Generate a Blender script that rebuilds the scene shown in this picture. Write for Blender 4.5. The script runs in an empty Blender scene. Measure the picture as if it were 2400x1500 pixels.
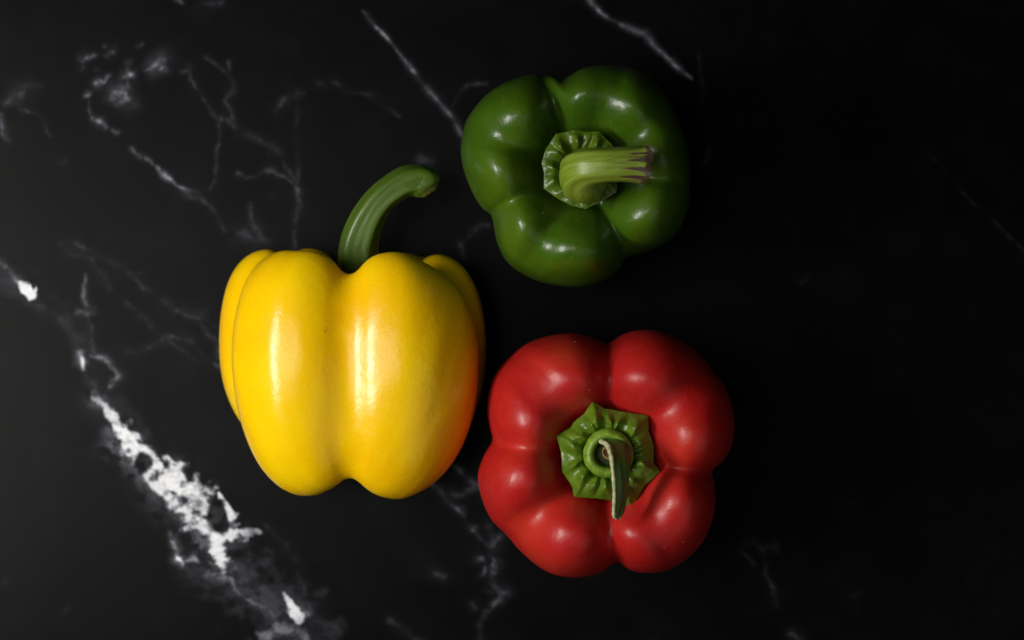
import bpy, math
import numpy as np
from mathutils import Vector, Matrix, Quaternion

# ------------------------------------------------------------------ camera, world, light, exposure
scene = bpy.context.scene
COL = scene.collection
HC = 0.90            # camera height above the slab (m)
S = 0.00015          # metres per photo pixel on the slab
R = math.radians

cam = bpy.data.cameras.new('camera')
cam_o = bpy.data.objects.new('camera', cam); COL.objects.link(cam_o)
cam_o.location = (0, 0, HC)
cam.sensor_width = 36; cam.lens = 90
cam.clip_start = 0.01; cam.clip_end = 20
cam.dof.use_dof = True
cam.dof.focus_distance = HC - 0.074
cam.dof.aperture_fstop = 9
scene.camera = cam_o

world = bpy.data.worlds.new('World'); scene.world = world
world.use_nodes = True
bg = world.node_tree.nodes['Background']
bg.inputs[0].default_value = (0.9, 0.95, 1.0, 1); bg.inputs[1].default_value = 0.004

key = bpy.data.lights.new('window_light', 'AREA')
key.shape = 'RECTANGLE'; key.size = 0.30; key.size_y = 0.085
key.energy = 1.9; key.color = (1.0, 0.97, 0.93); key.spread = R(160)
key_o = bpy.data.objects.new('window_light', key); COL.objects.link(key_o)
key_o.location = (-0.42, -0.02, 0.42)
aim = Vector((-0.10, -0.01, 0.0)) - key_o.location
key_o.rotation_euler = aim.to_track_quat('-Z', 'Y').to_euler()

soft = bpy.data.lights.new('soft_light', 'AREA')       # broad dim light above the window
soft.shape = 'RECTANGLE'; soft.size = 0.30; soft.size_y = 0.90
soft.energy = 2.5; soft.color = (1.0, 0.98, 0.95); soft.spread = R(160)
soft_o = bpy.data.objects.new('soft_light', soft); COL.objects.link(soft_o)
soft_o.location = (-0.50, -0.03, 0.84)
aim = Vector((0.0, 0.0, 0.0)) - soft_o.location
soft_o.rotation_euler = aim.to_track_quat('-Z', 'Y').to_euler()

side = bpy.data.lights.new('side_fill', 'AREA')       # added faint fill from the lower right, no source seen
side.shape = 'RECTANGLE'; side.size = 0.70; side.size_y = 0.70
side.energy = 0.22; side.color = (1.0, 0.97, 0.94); side.spread = R(130)
side_o = bpy.data.objects.new('side_fill', side); COL.objects.link(side_o)
side_o.location = (0.36, -0.36, 0.50)
aim = Vector((0.03, -0.05, 0.03)) - side_o.location
side_o.rotation_euler = aim.to_track_quat('-Z', 'Y').to_euler()

scene.view_settings.view_transform = 'Standard'
scene.view_settings.look = 'None'
scene.view_settings.exposure = 0.0
scene.view_settings.gamma = 1.0
scene.view_settings.use_curve_mapping = False

# ------------------------------------------------------------------ helpers
def wpt(px, py, z):
    k = S * (HC - z) / HC
    return np.array([(px - 1200) * k, (750 - py) * k, z])

def _hash(ix, iy, seed):
    h = (ix.astype(np.int64) * 374761393 + iy.astype(np.int64) * 668265263 + seed * 974634777) & 0xffffffff
    h = ((h ^ (h >> 13)) * 1274126177) & 0xffffffff
    h = h ^ (h >> 16)
    return (h & 0xffff) / 65535.0

def vnoise(x, y, seed=0):
    ix = np.floor(x); iy = np.floor(y)
    fx = x - ix; fy = y - iy
    fx = fx * fx * fx * (fx * (fx * 6 - 15) + 10); fy = fy * fy * fy * (fy * (fy * 6 - 15) + 10)
    a = _hash(ix, iy, seed); b = _hash(ix + 1, iy, seed)
    c = _hash(ix, iy + 1, seed); d = _hash(ix + 1, iy + 1, seed)
    return (a + (b - a) * fx) * (1 - fy) + (c + (d - c) * fx) * fy

def fbm(x, y, seed=0, octv=4):
    s = 0; a = 0.5; t = 0
    for o in range(octv):
        s = s + a * vnoise(x, y, seed + 17 * o); t += a
        c_, s_ = 0.8 * 2.03, 0.6 * 2.03
        x, y = x * c_ - y * s_ + 3.1, x * s_ + y * c_ + 7.7
        a *= 0.5
    return s / t * 2 - 1          # -1..1

def smooth(a, b, x):
    t = np.clip((x - a) / (b - a), 0, 1); return t * t * (3 - 2 * t)

def catmull(pts, n, closed=False):
    P = np.asarray(pts, float)
    if closed:
        Q = np.vstack([P[-1], P, P[0], P[1]]); m = len(P)
    else:
        Q = np.vstack([2 * P[0] - P[1], P, 2 * P[-1] - P[-2]]); m = len(P) - 1
    t = np.linspace(0, m, n, endpoint=not closed)
    i = np.minimum(t.astype(int), m - 1); f = (t - i)[:, None]
    p0, p1, p2, p3 = Q[i], Q[i + 1], Q[i + 2], Q[i + 3]
    return 0.5 * ((2 * p1) + (-p0 + p2) * f + (2 * p0 - 5 * p1 + 4 * p2 - p3) * f ** 2 + (-p0 + 3 * p1 - 3 * p2 + p3) * f ** 3)

def mesh_obj(name, verts, faces, mat, parent=None, smooth_shade=True, uv=None):
    me = bpy.data.meshes.new(name)
    verts = np.asarray(verts, dtype=np.float32)
    me.from_pydata([tuple(map(float, v)) for v in verts], [], faces)
    me.update()
    if smooth_shade:
        me.polygons.foreach_set('use_smooth', [True] * len(me.polygons))
    if uv is not None:
        lay = me.uv_layers.new(name='UVMap')
        li = np.empty(len(me.loops), dtype=np.int32); me.loops.foreach_get('vertex_index', li)
        lay.data.foreach_set('uv', np.asarray(uv, dtype=np.float32)[li].ravel())
    me.materials.append(mat)
    o = bpy.data.objects.new(name, me); COL.objects.link(o)
    if parent is not None: o.parent = parent
    return o

def grid_faces(nr, nc, wrap=True):
    F = []
    for i in range(nr - 1):
        for j in range(nc if wrap else nc - 1):
            k = (j + 1) % nc
            F.append((i * nc + j, i * nc + k, (i + 1) * nc + k, (i + 1) * nc + j))
    return F

def empty(name, loc, label, cat, group=None):
    o = bpy.data.objects.new(name, None); COL.objects.link(o)
    o.location = loc; o.empty_display_size = 0.02
    o['label'] = label; o['category'] = cat
    if group: o['group'] = group
    return o

# ------------------------------------------------------------------ materials
def new_mat(name):
    m = bpy.data.materials.new(name); m.use_nodes = True
    nt = m.node_tree; nt.nodes.clear()
    out = nt.nodes.new('ShaderNodeOutputMaterial')
    b = nt.nodes.new('ShaderNodeBsdfPrincipled')
    nt.links.new(b.outputs[0], out.inputs[0])
    return m, nt, b

def N(nt, typ, **kw):
    n = nt.nodes.new(typ)
    for k, v in kw.items():
        if k.startswith('i_'):
            key_ = k[2:].replace('_', ' ')
            n.inputs[key_].default_value = v
        else: setattr(n, k, v)
    return n

def ramp(nt, fac, stops):
    r = nt.nodes.new('ShaderNodeValToRGB')
    el = r.color_ramp.elements
    while len(el) < len(stops): el.new(0.5)
    for e, (p, c) in zip(el, stops): e.position = p; e.color = (*c, 1)
    nt.links.new(fac, r.inputs[0]); return r.outputs[0]

def noise(nt, vec, scale, detail=3, rough=0.5, dist=0.0):
    n = nt.nodes.new('ShaderNodeTexNoise'); n.inputs['Scale'].default_value = scale
    n.inputs['Detail'].default_value = detail; n.inputs['Roughness'].default_value = rough
    n.inputs['Distortion'].default_value = dist
    if vec is not None: nt.links.new(vec, n.inputs['Vector'])
    return n.outputs[0]

def mixc(nt, fac, a, b, mode='MIX'):
    m = nt.nodes.new('ShaderNodeMix'); m.data_type = 'RGBA'; m.blend_type = mode
    for sock, val in ((m.inputs[0], fac), (m.inputs[6], a), (m.inputs[7], b)):
        if hasattr(val, 'is_linked'): nt.links.new(val, sock)
        elif isinstance(val, (int, float)): sock.default_value = val
        else: sock.default_value = (*val, 1)
    return m.outputs[2]

def mapr(nt, v, a, b, c=0.0, d=1.0):
    m = nt.nodes.new('ShaderNodeMapRange'); m.interpolation_type = 'SMOOTHSTEP'
    nt.links.new(v, m.inputs[0])
    for i, x in enumerate((a, b, c, d)): m.inputs[i + 1].default_value = x
    return m.outputs[0]

def bump(nt, h, strength, dist, prev=None):
    b = nt.nodes.new('ShaderNodeBump'); b.inputs['Strength'].default_value = strength
    b.inputs['Distance'].default_value = dist
    nt.links.new(h, b.inputs['Height'])
    if prev is not None: nt.links.new(prev, b.inputs['Normal'])
    return b.outputs[0]

def skin_mat(name, cols, rough, sss, speck, rad, coat=0.25, bmp=1.0):
    m, nt, b = new_mat(name)
    tc = N(nt, 'ShaderNodeTexCoord'); v = tc.outputs['Object']
    big = noise(nt, v, 28, 2)
    c = ramp(nt, big, [(0.32, cols[0]), (0.52, cols[1]), (0.7, cols[2])])
    mid = noise(nt, v, 110, 4, 0.65, 0.6)
    c = mixc(nt, mapr(nt, mid, 0.45, 0.75, 0.0, 0.35), c, cols[2])
    fine = noise(nt, v, 420, 4, 0.6)
    c = mixc(nt, mapr(nt, fine, 0.35, 0.75, 0.0, 0.08), c, speck)
    sp = nt.nodes.new('ShaderNodeTexVoronoi'); sp.inputs['Scale'].default_value = 130
    nt.links.new(v, sp.inputs['Vector'])
    dots = mapr(nt, sp.outputs['Distance'], 0.05, 0.13, 0.30, 0.0)
    c = mixc(nt, dots, c, speck)
    nt.links.new(c, b.inputs['Base Color'])
    b.inputs['Roughness'].default_value = rough
    r2 = noise(nt, v, 160, 4, 0.65)
    nt.links.new(mapr(nt, r2, 0.3, 0.75, rough - 0.04, rough + 0.06), b.inputs['Roughness'])
    b.inputs['IOR'].default_value = 1.45
    b.inputs['Subsurface Weight'].default_value = sss
    b.inputs['Subsurface Radius'].default_value = rad
    b.inputs['Subsurface Scale'].default_value = 0.006
    b.inputs['Coat Weight'].default_value = coat
    b.inputs['Coat Roughness'].default_value = 0.16
    n0 = bump(nt, noise(nt, v, 45, 2, 0.5, 0.6), 0.06 * bmp, 0.004)
    n1 = bump(nt, noise(nt, v, 120, 5, 0.6, 0.8), 0.085 * bmp, 0.0022, n0)
    n2 = bump(nt, noise(nt, v, 650, 3, 0.6), 0.16, 0.0004, n1)
    nt.links.new(n2, b.inputs['Normal'])
    nt.links.new(n2, b.inputs['Coat Normal'])
    return m

M_RED = skin_mat('red_skin', [(0.37, 0.008, 0.008), (0.44, 0.011, 0.010), (0.49, 0.026, 0.012)], 0.41, 0.10, (0.60, 0.04, 0.02), (1, 0.25, 0.1), 0.04, 1.3)
M_YEL = skin_mat('yellow_skin', [(0.86, 0.47, 0.001), (0.89, 0.54, 0.001), (0.89, 0.59, 0.002)], 0.25, 0.16, (0.90, 0.63, 0.01), (1, 0.6, 0.05), 0.0, 0.75)
M_GRN = skin_mat('green_skin', [(0.027, 0.074, 0.0025), (0.042, 0.100, 0.003), (0.068, 0.130, 0.005)], 0.33, 0.05, (0.09, 0.19, 0.012), (0.5, 1, 0.2), 0.15, 1.5)

def stem_mat(name, lo, mid, hi, streak=None, streak_from=0.5, stretch=14):
    m, nt, b = new_mat(name)
    uv = N(nt, 'ShaderNodeUVMap', uv_map='UVMap')
    mp = N(nt, 'ShaderNodeMapping'); mp.inputs['Scale'].default_value = (stretch, 1.6, 1)
    nt.links.new(uv.outputs[0], mp.inputs['Vector'])
    tc = N(nt, 'ShaderNodeTexCoord')
    n1 = noise(nt, mp.outputs[0], 2.2, 5, 0.6, 0.3)
    c = ramp(nt, n1, [(0.3, lo), (0.5, mid), (0.72, hi)])
    blot = noise(nt, tc.outputs['Object'], 260, 4, 0.6)
    c = mixc(nt, mapr(nt, blot, 0.5, 0.8, 0, 0.35), c, hi)
    if streak is not None:
        sep = N(nt, 'ShaderNodeSeparateXYZ'); nt.links.new(uv.outputs[0], sep.inputs[0])
        grow = mapr(nt, sep.outputs[1], streak_from, 1.0, 0.0, 1.0)
        mp2 = N(nt, 'ShaderNodeMapping'); mp2.inputs['Scale'].default_value = (stretch * 0.7, 1.1, 1)
        mp2.inputs['Location'].default_value = (3.3, 1.9, 0)
        nt.links.new(uv.outputs[0], mp2.inputs['Vector'])
        n2 = noise(nt, mp2.outputs[0], 1.7, 5, 0.62, 0.8)
        ad = N(nt, 'ShaderNodeMath', operation='MULTIPLY_ADD'); ad.inputs[1].default_value = 0.25
        nt.links.new(grow, ad.inputs[0]); nt.links.new(n2, ad.inputs[2])
        f = mapr(nt, ad.outputs[0], 0.70, 0.76)
        c = mixc(nt, f, c, streak)
        ad2 = N(nt, 'ShaderNodeMath', operation='MULTIPLY_ADD'); ad2.inputs[1].default_value = 0.09
        nt.links.new(n2, ad2.inputs[0]); nt.links.new(sep.outputs[1], ad2.inputs[2])
        c = mixc(nt, mapr(nt, ad2.outputs[0], 0.965, 1.0), c, (0.055, 0.036, 0.020))
    nt.links.new(c, b.inputs['Base Color'])
    b.inputs['Roughness'].default_value = 0.38
    b.inputs['Subsurface Weight'].default_value = 0.08
    b.inputs['Subsurface Radius'].default_value = (0.6, 1, 0.2)
    b.inputs['Subsurface Scale'].default_value = 0.003
    nb = bump(nt, n1, 0.22, 0.0012)
    nb = bump(nt, noise(nt, tc.outputs['Object'], 900, 4, 0.6), 0.18, 0.0004, nb)
    nt.links.new(nb, b.inputs['Normal'])
    return m

M_STEM_Y = stem_mat('yellow_pepper_stem', (0.050, 0.100, 0.006), (0.066, 0.122, 0.009), (0.098, 0.158, 0.022), stretch=5)
M_STEM_G = stem_mat('green_pepper_stem', (0.135, 0.205, 0.010), (0.175, 0.25, 0.018), (0.25, 0.32, 0.05), (0.075, 0.045, 0.036), 0.36)
M_STEM_R = stem_mat('red_pepper_stem', (0.10, 0.19, 0.012), (0.17, 0.29, 0.02), (0.24, 0.37, 0.04))
M_STRIP = stem_mat('torn_stem_skin_shaded', (0.035, 0.075, 0.010), (0.06, 0.12, 0.016), (0.12, 0.17, 0.04))  # darker than the stem: shade of the turned-away side is in the colour

def simple_mat(name, a, b_, scale, rough, bstr=0.3, bdist=0.0006, spec=0.5):
    m, nt, b = new_mat(name)
    tc = N(nt, 'ShaderNodeTexCoord'); v = tc.outputs['Object']
    n = noise(nt, v, scale, 5, 0.62, 0.3)
    nt.links.new(ramp(nt, n, [(0.33, a), (0.68, b_)]), b.inputs['Base Color'])
    b.inputs['Roughness'].default_value = rough
    b.inputs['Specular IOR Level'].default_value = spec
    nt.links.new(bump(nt, n, bstr, bdist), b.inputs['Normal'])
    return m
M_CALYX_R = simple_mat('red_pepper_calyx', (0.062, 0.125, 0.005), (0.120, 0.205, 0.010), 190, 0.33, 0.25, 0.0008)
M_CALYX_G = simple_mat('green_pepper_calyx', (0.046, 0.092, 0.003), (0.082, 0.140, 0.006), 190, 0.36, 0.25, 0.0008)
M_PALE = simple_mat('torn_fibre', (0.36, 0.38, 0.17), (0.60, 0.58, 0.33), 600, 0.7, 0.6)
M_PITH = simple_mat('brown_pith', (0.10, 0.05, 0.012), (0.42, 0.25, 0.08), 500, 0.6, 0.8, 0.001)
M_HOLLOW = simple_mat('stem_hollow', (0.020, 0.040, 0.006), (0.045, 0.075, 0.012), 300, 0.6, 0.5)
M_CUT_G = simple_mat('dry_cut_end', (0.05, 0.030, 0.020), (0.22, 0.20, 0.05), 420, 0.65, 0.8, 0.001)
M_CUT_Y = simple_mat('fresh_cut_end', (0.10, 0.13, 0.012), (0.20, 0.21, 0.03), 350, 0.6, 0.5)
M_SPECK = simple_mat('brown_speck', (0.10, 0.035, 0.008), (0.20, 0.08, 0.02), 900, 0.6)
M_FLECK = simple_mat('pale_fleck', (0.45, 0.55, 0.15), (0.60, 0.66, 0.30), 900, 0.6)
M_WARM = simple_mat('dull_scratch', (0.30, 0.020, 0.015), (0.42, 0.05, 0.03), 900, 0.55)

# ------------------------------------------------------------------ the slab (black stone with white veins)
def seg_dist(X, Y, pts):
    """distance to a polyline and the width / value interpolated along it"""
    D = np.full(X.shape, 1e9); Wd = np.ones_like(X); V = np.ones_like(X)
    for (x0, y0, w0, v0), (x1, y1, w1, v1) in zip(pts[:-1], pts[1:]):
        dx, dy = x1 - x0, y1 - y0
        t = np.clip(((X - x0) * dx + (Y - y0) * dy) / (dx * dx + dy * dy + 1e-9), 0, 1)
        d = np.hypot(X - x0 - t * dx, Y - y0 - t * dy)
        k = d < D
        D[k] = d[k]; Wd[k] = (w0 + (w1 - w0) * t)[k]; V[k] = (v0 + (v1 - v0) * t)[k]
    return D, Wd, V

def build_slab():
    fx = np.linspace(-120, 2520, 1020); fy = np.linspace(-110, 1610, 665)
    ex = np.array([1.0, 1.25, 1.6, 2.1, 2.8, 3.8, 5.2, 7.2]) ** 1.0
    gx = np.concatenate([[-120 - 80 * e for e in ex[::-1]], fx, [2520 + 80 * e for e in ex]])
    gy = np.concatenate([[-110 - 80 * e for e in ex[::-1]], fy, [1610 + 80 * e for e in ex]])
    X, Y = np.meshgrid(gx, gy)
    shp = X.shape
    x = X.ravel(); y = Y.ravel()
    wx = x + 16 * fbm(x / 70, y / 70, 5, 4); wy = y + 16 * fbm(x / 70, y / 70, 9, 4)
    wx2 = x + 6 * fbm(x / 24, y / 24, 15, 3); wy2 = y + 6 * fbm(x / 24, y / 24, 19, 3)
    n_f = 0.65 * fbm(x / 17, y / 17, 31, 4) + 0.55 * fbm(x / 34, y / 34, 33, 3); n_m = fbm(x / 42, y / 42, 37, 4); n_b = fbm(x / 110, y / 110, 41, 4)
    n_bead = .7 * fbm(x / 13 + 5, y / 13, 91, 3) + .5 * fbm(x / 45, y / 45, 93, 2)
    n_t = fbm(x / 30 + 40, y / 22, 61, 5); n_t2 = fbm(x / 60, y / 60 + 9, 67, 4)
    white = np.zeros_like(x)

    def stroke(pts, w=8, val=0.5, rag=0.5, soft=1.0, brk=0.0, warp=2, nz=None, tex=0.0):
        nonlocal white
        pts = [(p[0], p[1], p[2] if len(p) > 2 else w, p[3] if len(p) > 3 else val) for p in pts]
        a = np.array(pts); mg = 90 + a[:, 2].max() * 2
        k = (x > a[:, 0].min() - mg) & (x < a[:, 0].max() + mg) & (y > a[:, 1].min() - mg) & (y < a[:, 1].max() + mg)
        if not k.any(): return
        xx, yy = (wx[k], wy[k]) if warp == 1 else ((wx2[k], wy2[k]) if warp == 2 else (x[k], y[k]))
        D, Wd, V = seg_dist(xx, yy, pts)
        nn = (n_f if nz is None else nz)[k]
        if soft < 0.8 or Wd.max() > 30:          # solid patches with ragged edges
            m = smooth(0, soft, 1 - D / Wd + rag * nn) * V
        else:                                    # threads: a dim soft band and a thin beaded core
            Dn = np.maximum(D - rag * .35 * Wd * nn, 0)
            core = np.exp(-(Dn / (.36 * Wd + 1.2)) ** 2) * smooth(-.35, .35, n_bead[k])
            m = V * (.15 * np.exp(-.35 * (Dn / Wd) ** 2) + .18 * np.exp(-1.2 * (Dn / Wd) ** 2) + .85 * core)
        if brk > 0: m = m * (1 - brk * smooth(-0.15, 0.25, n_m[k] + 0.4 * nn))
        if tex > 0: m = m * (1 - tex * smooth(-.05, .45, n_t[k])) * (1 - .55 * tex * (1 - smooth(0, .10, np.abs(n_t2[k]))))
        white[k] = np.maximum(white[k], m)

    def hole(cx, cy, rx, ry, ang=0, amt=0.95):
        nonlocal white
        c, s = math.cos(R(ang)), math.sin(R(ang))
        u = ((wx2 - cx) * c + (wy2 - cy) * s) / rx; v = (-(wx2 - cx) * s + (wy2 - cy) * c) / ry
        d = np.hypot(u, v) + 0.25 * n_f
        white *= 1 - amt * (1 - smooth(0.75, 1.15, d))

    # --- broad smoky grey round the white band
    stroke([(190, 800, 40, .02), (230, 900, 50, .03), (330, 1060, 62, .07), (450, 1200, 85, .10), (540, 1330, 105, .08), (680, 1480, 110, .10), (720, 1560, 100, .1)], rag=0.9, soft=1.3, warp=1, nz=n_m)
    stroke([(0, 640, 40, .05), (90, 700, 45, .045), (200, 800, 45, .03), (230, 900, 30, .03)], rag=0.9, soft=1.3, warp=1, nz=n_m)
    stroke([(620, 1230, 10, .02), (680, 1290, 14, .035), (715, 1390, 14, .05), (745, 1510, 16, .07)], rag=0.4, soft=1.2)
    # --- the white band itself
    stroke([(222, 925, 14, .30), (246, 955, 18, .75), (275, 1000, 28, 1), (320, 1045, 32, 1), (360, 1085, 30, 1), (395, 1115, 34, 1), (440, 1150, 40, 1), (485, 1185, 38, 1), (512, 1205, 34, 1)], rag=1.0, soft=0.65, tex=.3)
    stroke([(350, 1100, 20, .8), (370, 1145, 24, .9), (412, 1180, 28, .95), (450, 1215, 32, 1), (478, 1250, 34, 1), (505, 1285, 34, 1), (520, 1320, 22, .95), (526, 1345, 12, .6)], rag=1.05, soft=0.7, tex=.38)
    stroke([(500, 1290, 18, .9), (535, 1255, 24, .95), (560, 1245, 24, .8), (605, 1248, 9, .4)], rag=.9, soft=0.6)
    stroke([(515, 1160, 8, .9), (535, 1195, 11, .9), (548, 1235, 14, .9), (540, 1260, 14, .8)], rag=0.7, soft=0.6)
    stroke([(255, 1005, 12, .35), (268, 1040, 24, .5), (310, 1075, 24, .45), (340, 1110, 22, .5), (375, 1150, 26, .45), (430, 1200, 28, .35), (440, 1240, 18, .2)], rag=1.3, soft=0.9, tex=.8)
    stroke([(235, 925, 26, .13), (250, 960, 20, .13), (212, 945, 18, .08)], rag=1.0, soft=1.0)
    hole(338, 1082, 20, 24, -20); hole(508, 1210, 24, 40, 15); hole(300, 1075, 14, 9, 30, .7); hole(546, 1235, 8, 12, 0, .5); hole(455, 1270, 40, 30, 20, .8)
    stroke([(400, 1250, 8, .12), (415, 1290, 12, .45), (420, 1310, 10, .9), (428, 1322, 6, .5)], rag=0.9, soft=0.8)
    stroke([(432, 1318, 10, .25), (455, 1310, 14, .45), (470, 1318, 8, .25)], rag=1.1, soft=0.9)
    stroke([(430, 1335, 16, .12), (470, 1350, 22, .16), (510, 1345, 26, .30), (545, 1355, 16, .22), (560, 1390, 12, .18), (590, 1412, 14, .18), (640, 1435, 16, .16), (650, 1460, 14, .2)], rag=1.3, soft=1.0)
    stroke([(540, 1340, 10, .35), (555, 1330, 12, .3)], rag=1, soft=.9)
    stroke([(668, 1395, 8, .7), (682, 1415, 12, 1), (697, 1440, 18, 1), (704, 1455, 12, .7)], rag=0.9, soft=0.7)
    stroke([(690, 1420, 26, .2), (715, 1440, 24, .2)], rag=0.8, soft=1.2)
    stroke([(615, 1490, 20, .3), (660, 1475, 34, .24), (705, 1490, 34, .22), (735, 1530, 30, .22), (740, 1590, 40, .2)], rag=1.1, soft=1.1)
    # --- upper-left end of the band
    stroke([(0, 618, 10, .14), (18, 632, 8, .10), (38, 655, 9, .4)], rag=.9, soft=1)
    stroke([(46, 662, 12, .9), (60, 680, 19, 1), (74, 692, 14, .95), (84, 676, 7, .9)], rag=.7, soft=.55)
    stroke([(200, 645, 4, .10), (198, 690, 5, .17), (203, 725, 8, .25), (212, 770, 6, .08), (222, 825, 5, .10)], rag=.6, soft=1)
    stroke([(178, 728, 7, 0.16), (205, 735, 13, 0.256), (222, 728, 6, 0.16)], rag=1.1, soft=.9)
    stroke([(186, 822, 8, .6), (192, 850, 9, .85), (196, 866, 5, .4)], rag=.7, soft=.8)
    stroke([(215, 832, 7, .25), (245, 840, 8, .33), (268, 862, 7, .28), (278, 880, 8, .22), (262, 900, 9, .2), (250, 912, 5, .1)], rag=1.0, soft=1)
    stroke([(200, 880, 8, .05), (225, 910, 12, .12), (232, 930, 12, .2)], rag=.8, soft=1)
    # --- long grey loop to the yellow pepper
    stroke([(145, 572, 10, 0.0325), (180, 570, 12, 0.0553), (240, 600, 14, 0.039), (300, 640, 12, 0.0585), (372, 700, 14, 0.0358), (440, 742, 14, 0.0553), (480, 745, 16, 0.078), (520, 770, 12, 0.052)], rag=1.0, soft=1.4, brk=.45)
    stroke([(160, 590, 20, 0.026), (210, 600, 24, 0.026), (260, 680, 9, 0.0325), (340, 742, 9, 0.0358), (385, 795, 11, 0.0455), (440, 830, 8, 0.052), (490, 850, 10, 0.078), (520, 866, 8, 0.091)], rag=1.0, soft=1.4, brk=.45)
    stroke([(290, 825, 12, 0.0228), (350, 815, 14, 0.0325), (392, 792, 10, 0.065), (440, 795, 14, 0.0845), (455, 812, 8, 0.052), (480, 840, 8, 0.052)], rag=.9, soft=1.4, brk=.45)
    stroke([(470, 760, 9, 0.065), (505, 800, 9, 0.0585), (515, 840, 9, 0.0845)], rag=.9, soft=1)
    # --- broken bright thread, upper left
    stroke([(216, 277, 5.6, 0.224), (232, 288, 7.2, 0.36), (246, 297, 4.8, 0.24)], rag=1.0, soft=.9)
    stroke([(262, 305, 4, .30), (274, 312, 5, .30)], rag=.6, soft=.9)
    stroke([(308, 347, 3.5, 0.28), (330, 364, 4.9, 0.48), (345, 375, 4.9, 0.72), (362, 388, 2.8, 0.28), (380, 405, 5.6, 0.64), (398, 418, 4.9, 0.64), (410, 432, 2.8, 0.24), (425, 442, 4.9, 0.52), (445, 447, 3.5, 0.2), (464, 452, 3.5, 0.16)], rag=.9, soft=.8, brk=.3)
    stroke([(425, 442, 6, .25), (445, 458, 9, .12), (465, 466, 9, .09), (500, 495, 8, .035), (525, 540, 9, .03)], rag=.7, soft=1.2)
    stroke([(515, 285, 6, 0.0525), (509, 350, 6, 0.045), (508, 420, 6, 0.0413), (490, 448, 5, 0.0375)], rag=.5, soft=1.2)
    stroke([(418, 168, 8, 0.075), (440, 160, 8, 0.12), (455, 200, 8, 0.045), (500, 265, 8, 0.045), (518, 280, 7, 0.075)], rag=.7, soft=1.2)
    # --- speckled cluster
    for (cx, cy, w, v) in [(200, 140, 10, 0.188), (215, 133, 7, 0.15), (192, 160, 8, 0.112), (258, 122, 8, 0.21), (245, 108, 4, 0.112), (303, 148, 7, 0.12), (300, 178, 9, 0.375), (296, 205, 9, 0.413), (280, 215, 16, 0.255), (290, 235, 13, 0.21), (268, 225, 10, 0.15), (228, 192, 9, 0.3), (250, 178, 6, 0.225), (205, 222, 5, 0.3), (370, 150, 15, 0.285), (382, 158, 10, 0.262), (356, 160, 8, 0.225), (328, 108, 6, 0.075), (225, 160, 6, 0.09), (310, 245, 14, 0.075), (343, 165, 5, 0.15)]:
        stroke([(cx - w * .5, cy + w * .3), (cx + w * .5, cy - w * .4)], w=w, val=v, rag=1.5, soft=1.1)
    stroke([(212, 196, 6, 0.15), (240, 192, 6, 0.21), (254, 176, 5, 0.18)], rag=.8, soft=1)
    stroke([(300, 160, 5, 0.12), (298, 220, 6, 0.3), (288, 245, 5, 0.18)], rag=.9, soft=1)
    stroke([(207, 220, 4, .35), (208, 235, 3, .12), (212, 270, 3, .06)], rag=.5, soft=1)
    stroke([(10, 245, 12, .08), (40, 225, 22, .07), (75, 205, 18, .06), (95, 200, 6, .05)], rag=1.1, soft=1.3)
    stroke([(45, 258, 5, .05), (90, 268, 5, .045), (115, 320, 5, .03)], rag=.6, soft=1.2)
    stroke([(0, 270, 8, .07), (6, 312, 9, .15), (20, 336, 5, .06)], rag=.6, soft=1.2)
    # --- forked grey veins above the yellow pepper
    stroke([(484, 132, 6, 0.075), (510, 155, 6, 0.0525), (535, 175, 7, 0.045), (548, 205, 16, 0.0338), (530, 235, 8, 0.045), (540, 262, 9, 0.075), (548, 285, 10, 0.045)], rag=.8, soft=1.2)
    stroke([(537, 145, 5, .08), (537, 170, 6, .04)], rag=.6, soft=1.2)
    stroke([(532, 280, 6, 0.0375), (560, 305, 10, 0.0675), (575, 313, 9, 0.0825), (605, 328, 9, 0.0675), (622, 340, 9, 0.0525), (640, 352, 10, 0.12), (655, 365, 10, 0.045), (690, 420, 7, 0.0375)], rag=.8, soft=1.2)
    stroke([(562, 404, 7, 0.105), (575, 412, 5, 0.045), (600, 416, 5, 0.0375), (615, 400, 6, 0.0525), (645, 402, 9, 0.0975), (670, 418, 6, 0.06), (692, 432, 7, 0.06), (697, 440, 8, 0.135), (700, 480, 11, 0.0675), (692, 505, 8, 0.045), (690, 590, 8, 0.045)], rag=.6, soft=1.2)
    stroke([(694, 250, 7, 0.0188), (697, 340, 8, 0.0263), (699, 430, 8, 0.0375)], rag=.5, soft=1.3)
    stroke([(648, 255, 10, 0.045), (665, 235, 12, 0.0675), (690, 224, 10, 0.0825), (720, 215, 6, 0.0375)], rag=.9, soft=1.2)
    stroke([(748, 190, 10, 0.045), (788, 192, 8, 0.0675), (810, 210, 8, 0.0375), (860, 220, 8, 0.045), (900, 250, 8, 0.0225), (935, 270, 7, 0.045)], rag=1.0, soft=1.2, brk=.5)
    stroke([(584, 480, 8, .03), (590, 528, 12, .07), (620, 562, 14, .05), (560, 550, 22, .05)], rag=.8, soft=1.3)
    stroke([(418, -5, 7, .25), (428, 6, 5, .1)], rag=.8, soft=1); stroke([(480, 8, 12, .08), (530, 5, 12, .08)], rag=1.2, soft=1.2, brk=.6)
    # --- straight bright vein running in behind the green pepper, and its smaller neighbours
    stroke([(850, 25, 3.72, 0.075), (862, 42, 4.96, 0.319), (885, 67, 4.96, 0.338), (905, 86, 4.34, 0.338), (920, 104, 3.72, 0.206), (938, 128, 4.34, 0.262), (960, 155, 5.58, 0.319), (985, 190, 5.58, 0.225), (1008, 216, 6.2, 0.244), (1030, 240, 6.2, 0.188), (1050, 262, 6.82, 0.225), (1070, 292, 7.44, 0.131), (1088, 330, 8.06, 0.131), (1120, 380, 7.44, 0.15)], rag=.9, soft=1.0, warp=0)
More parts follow.
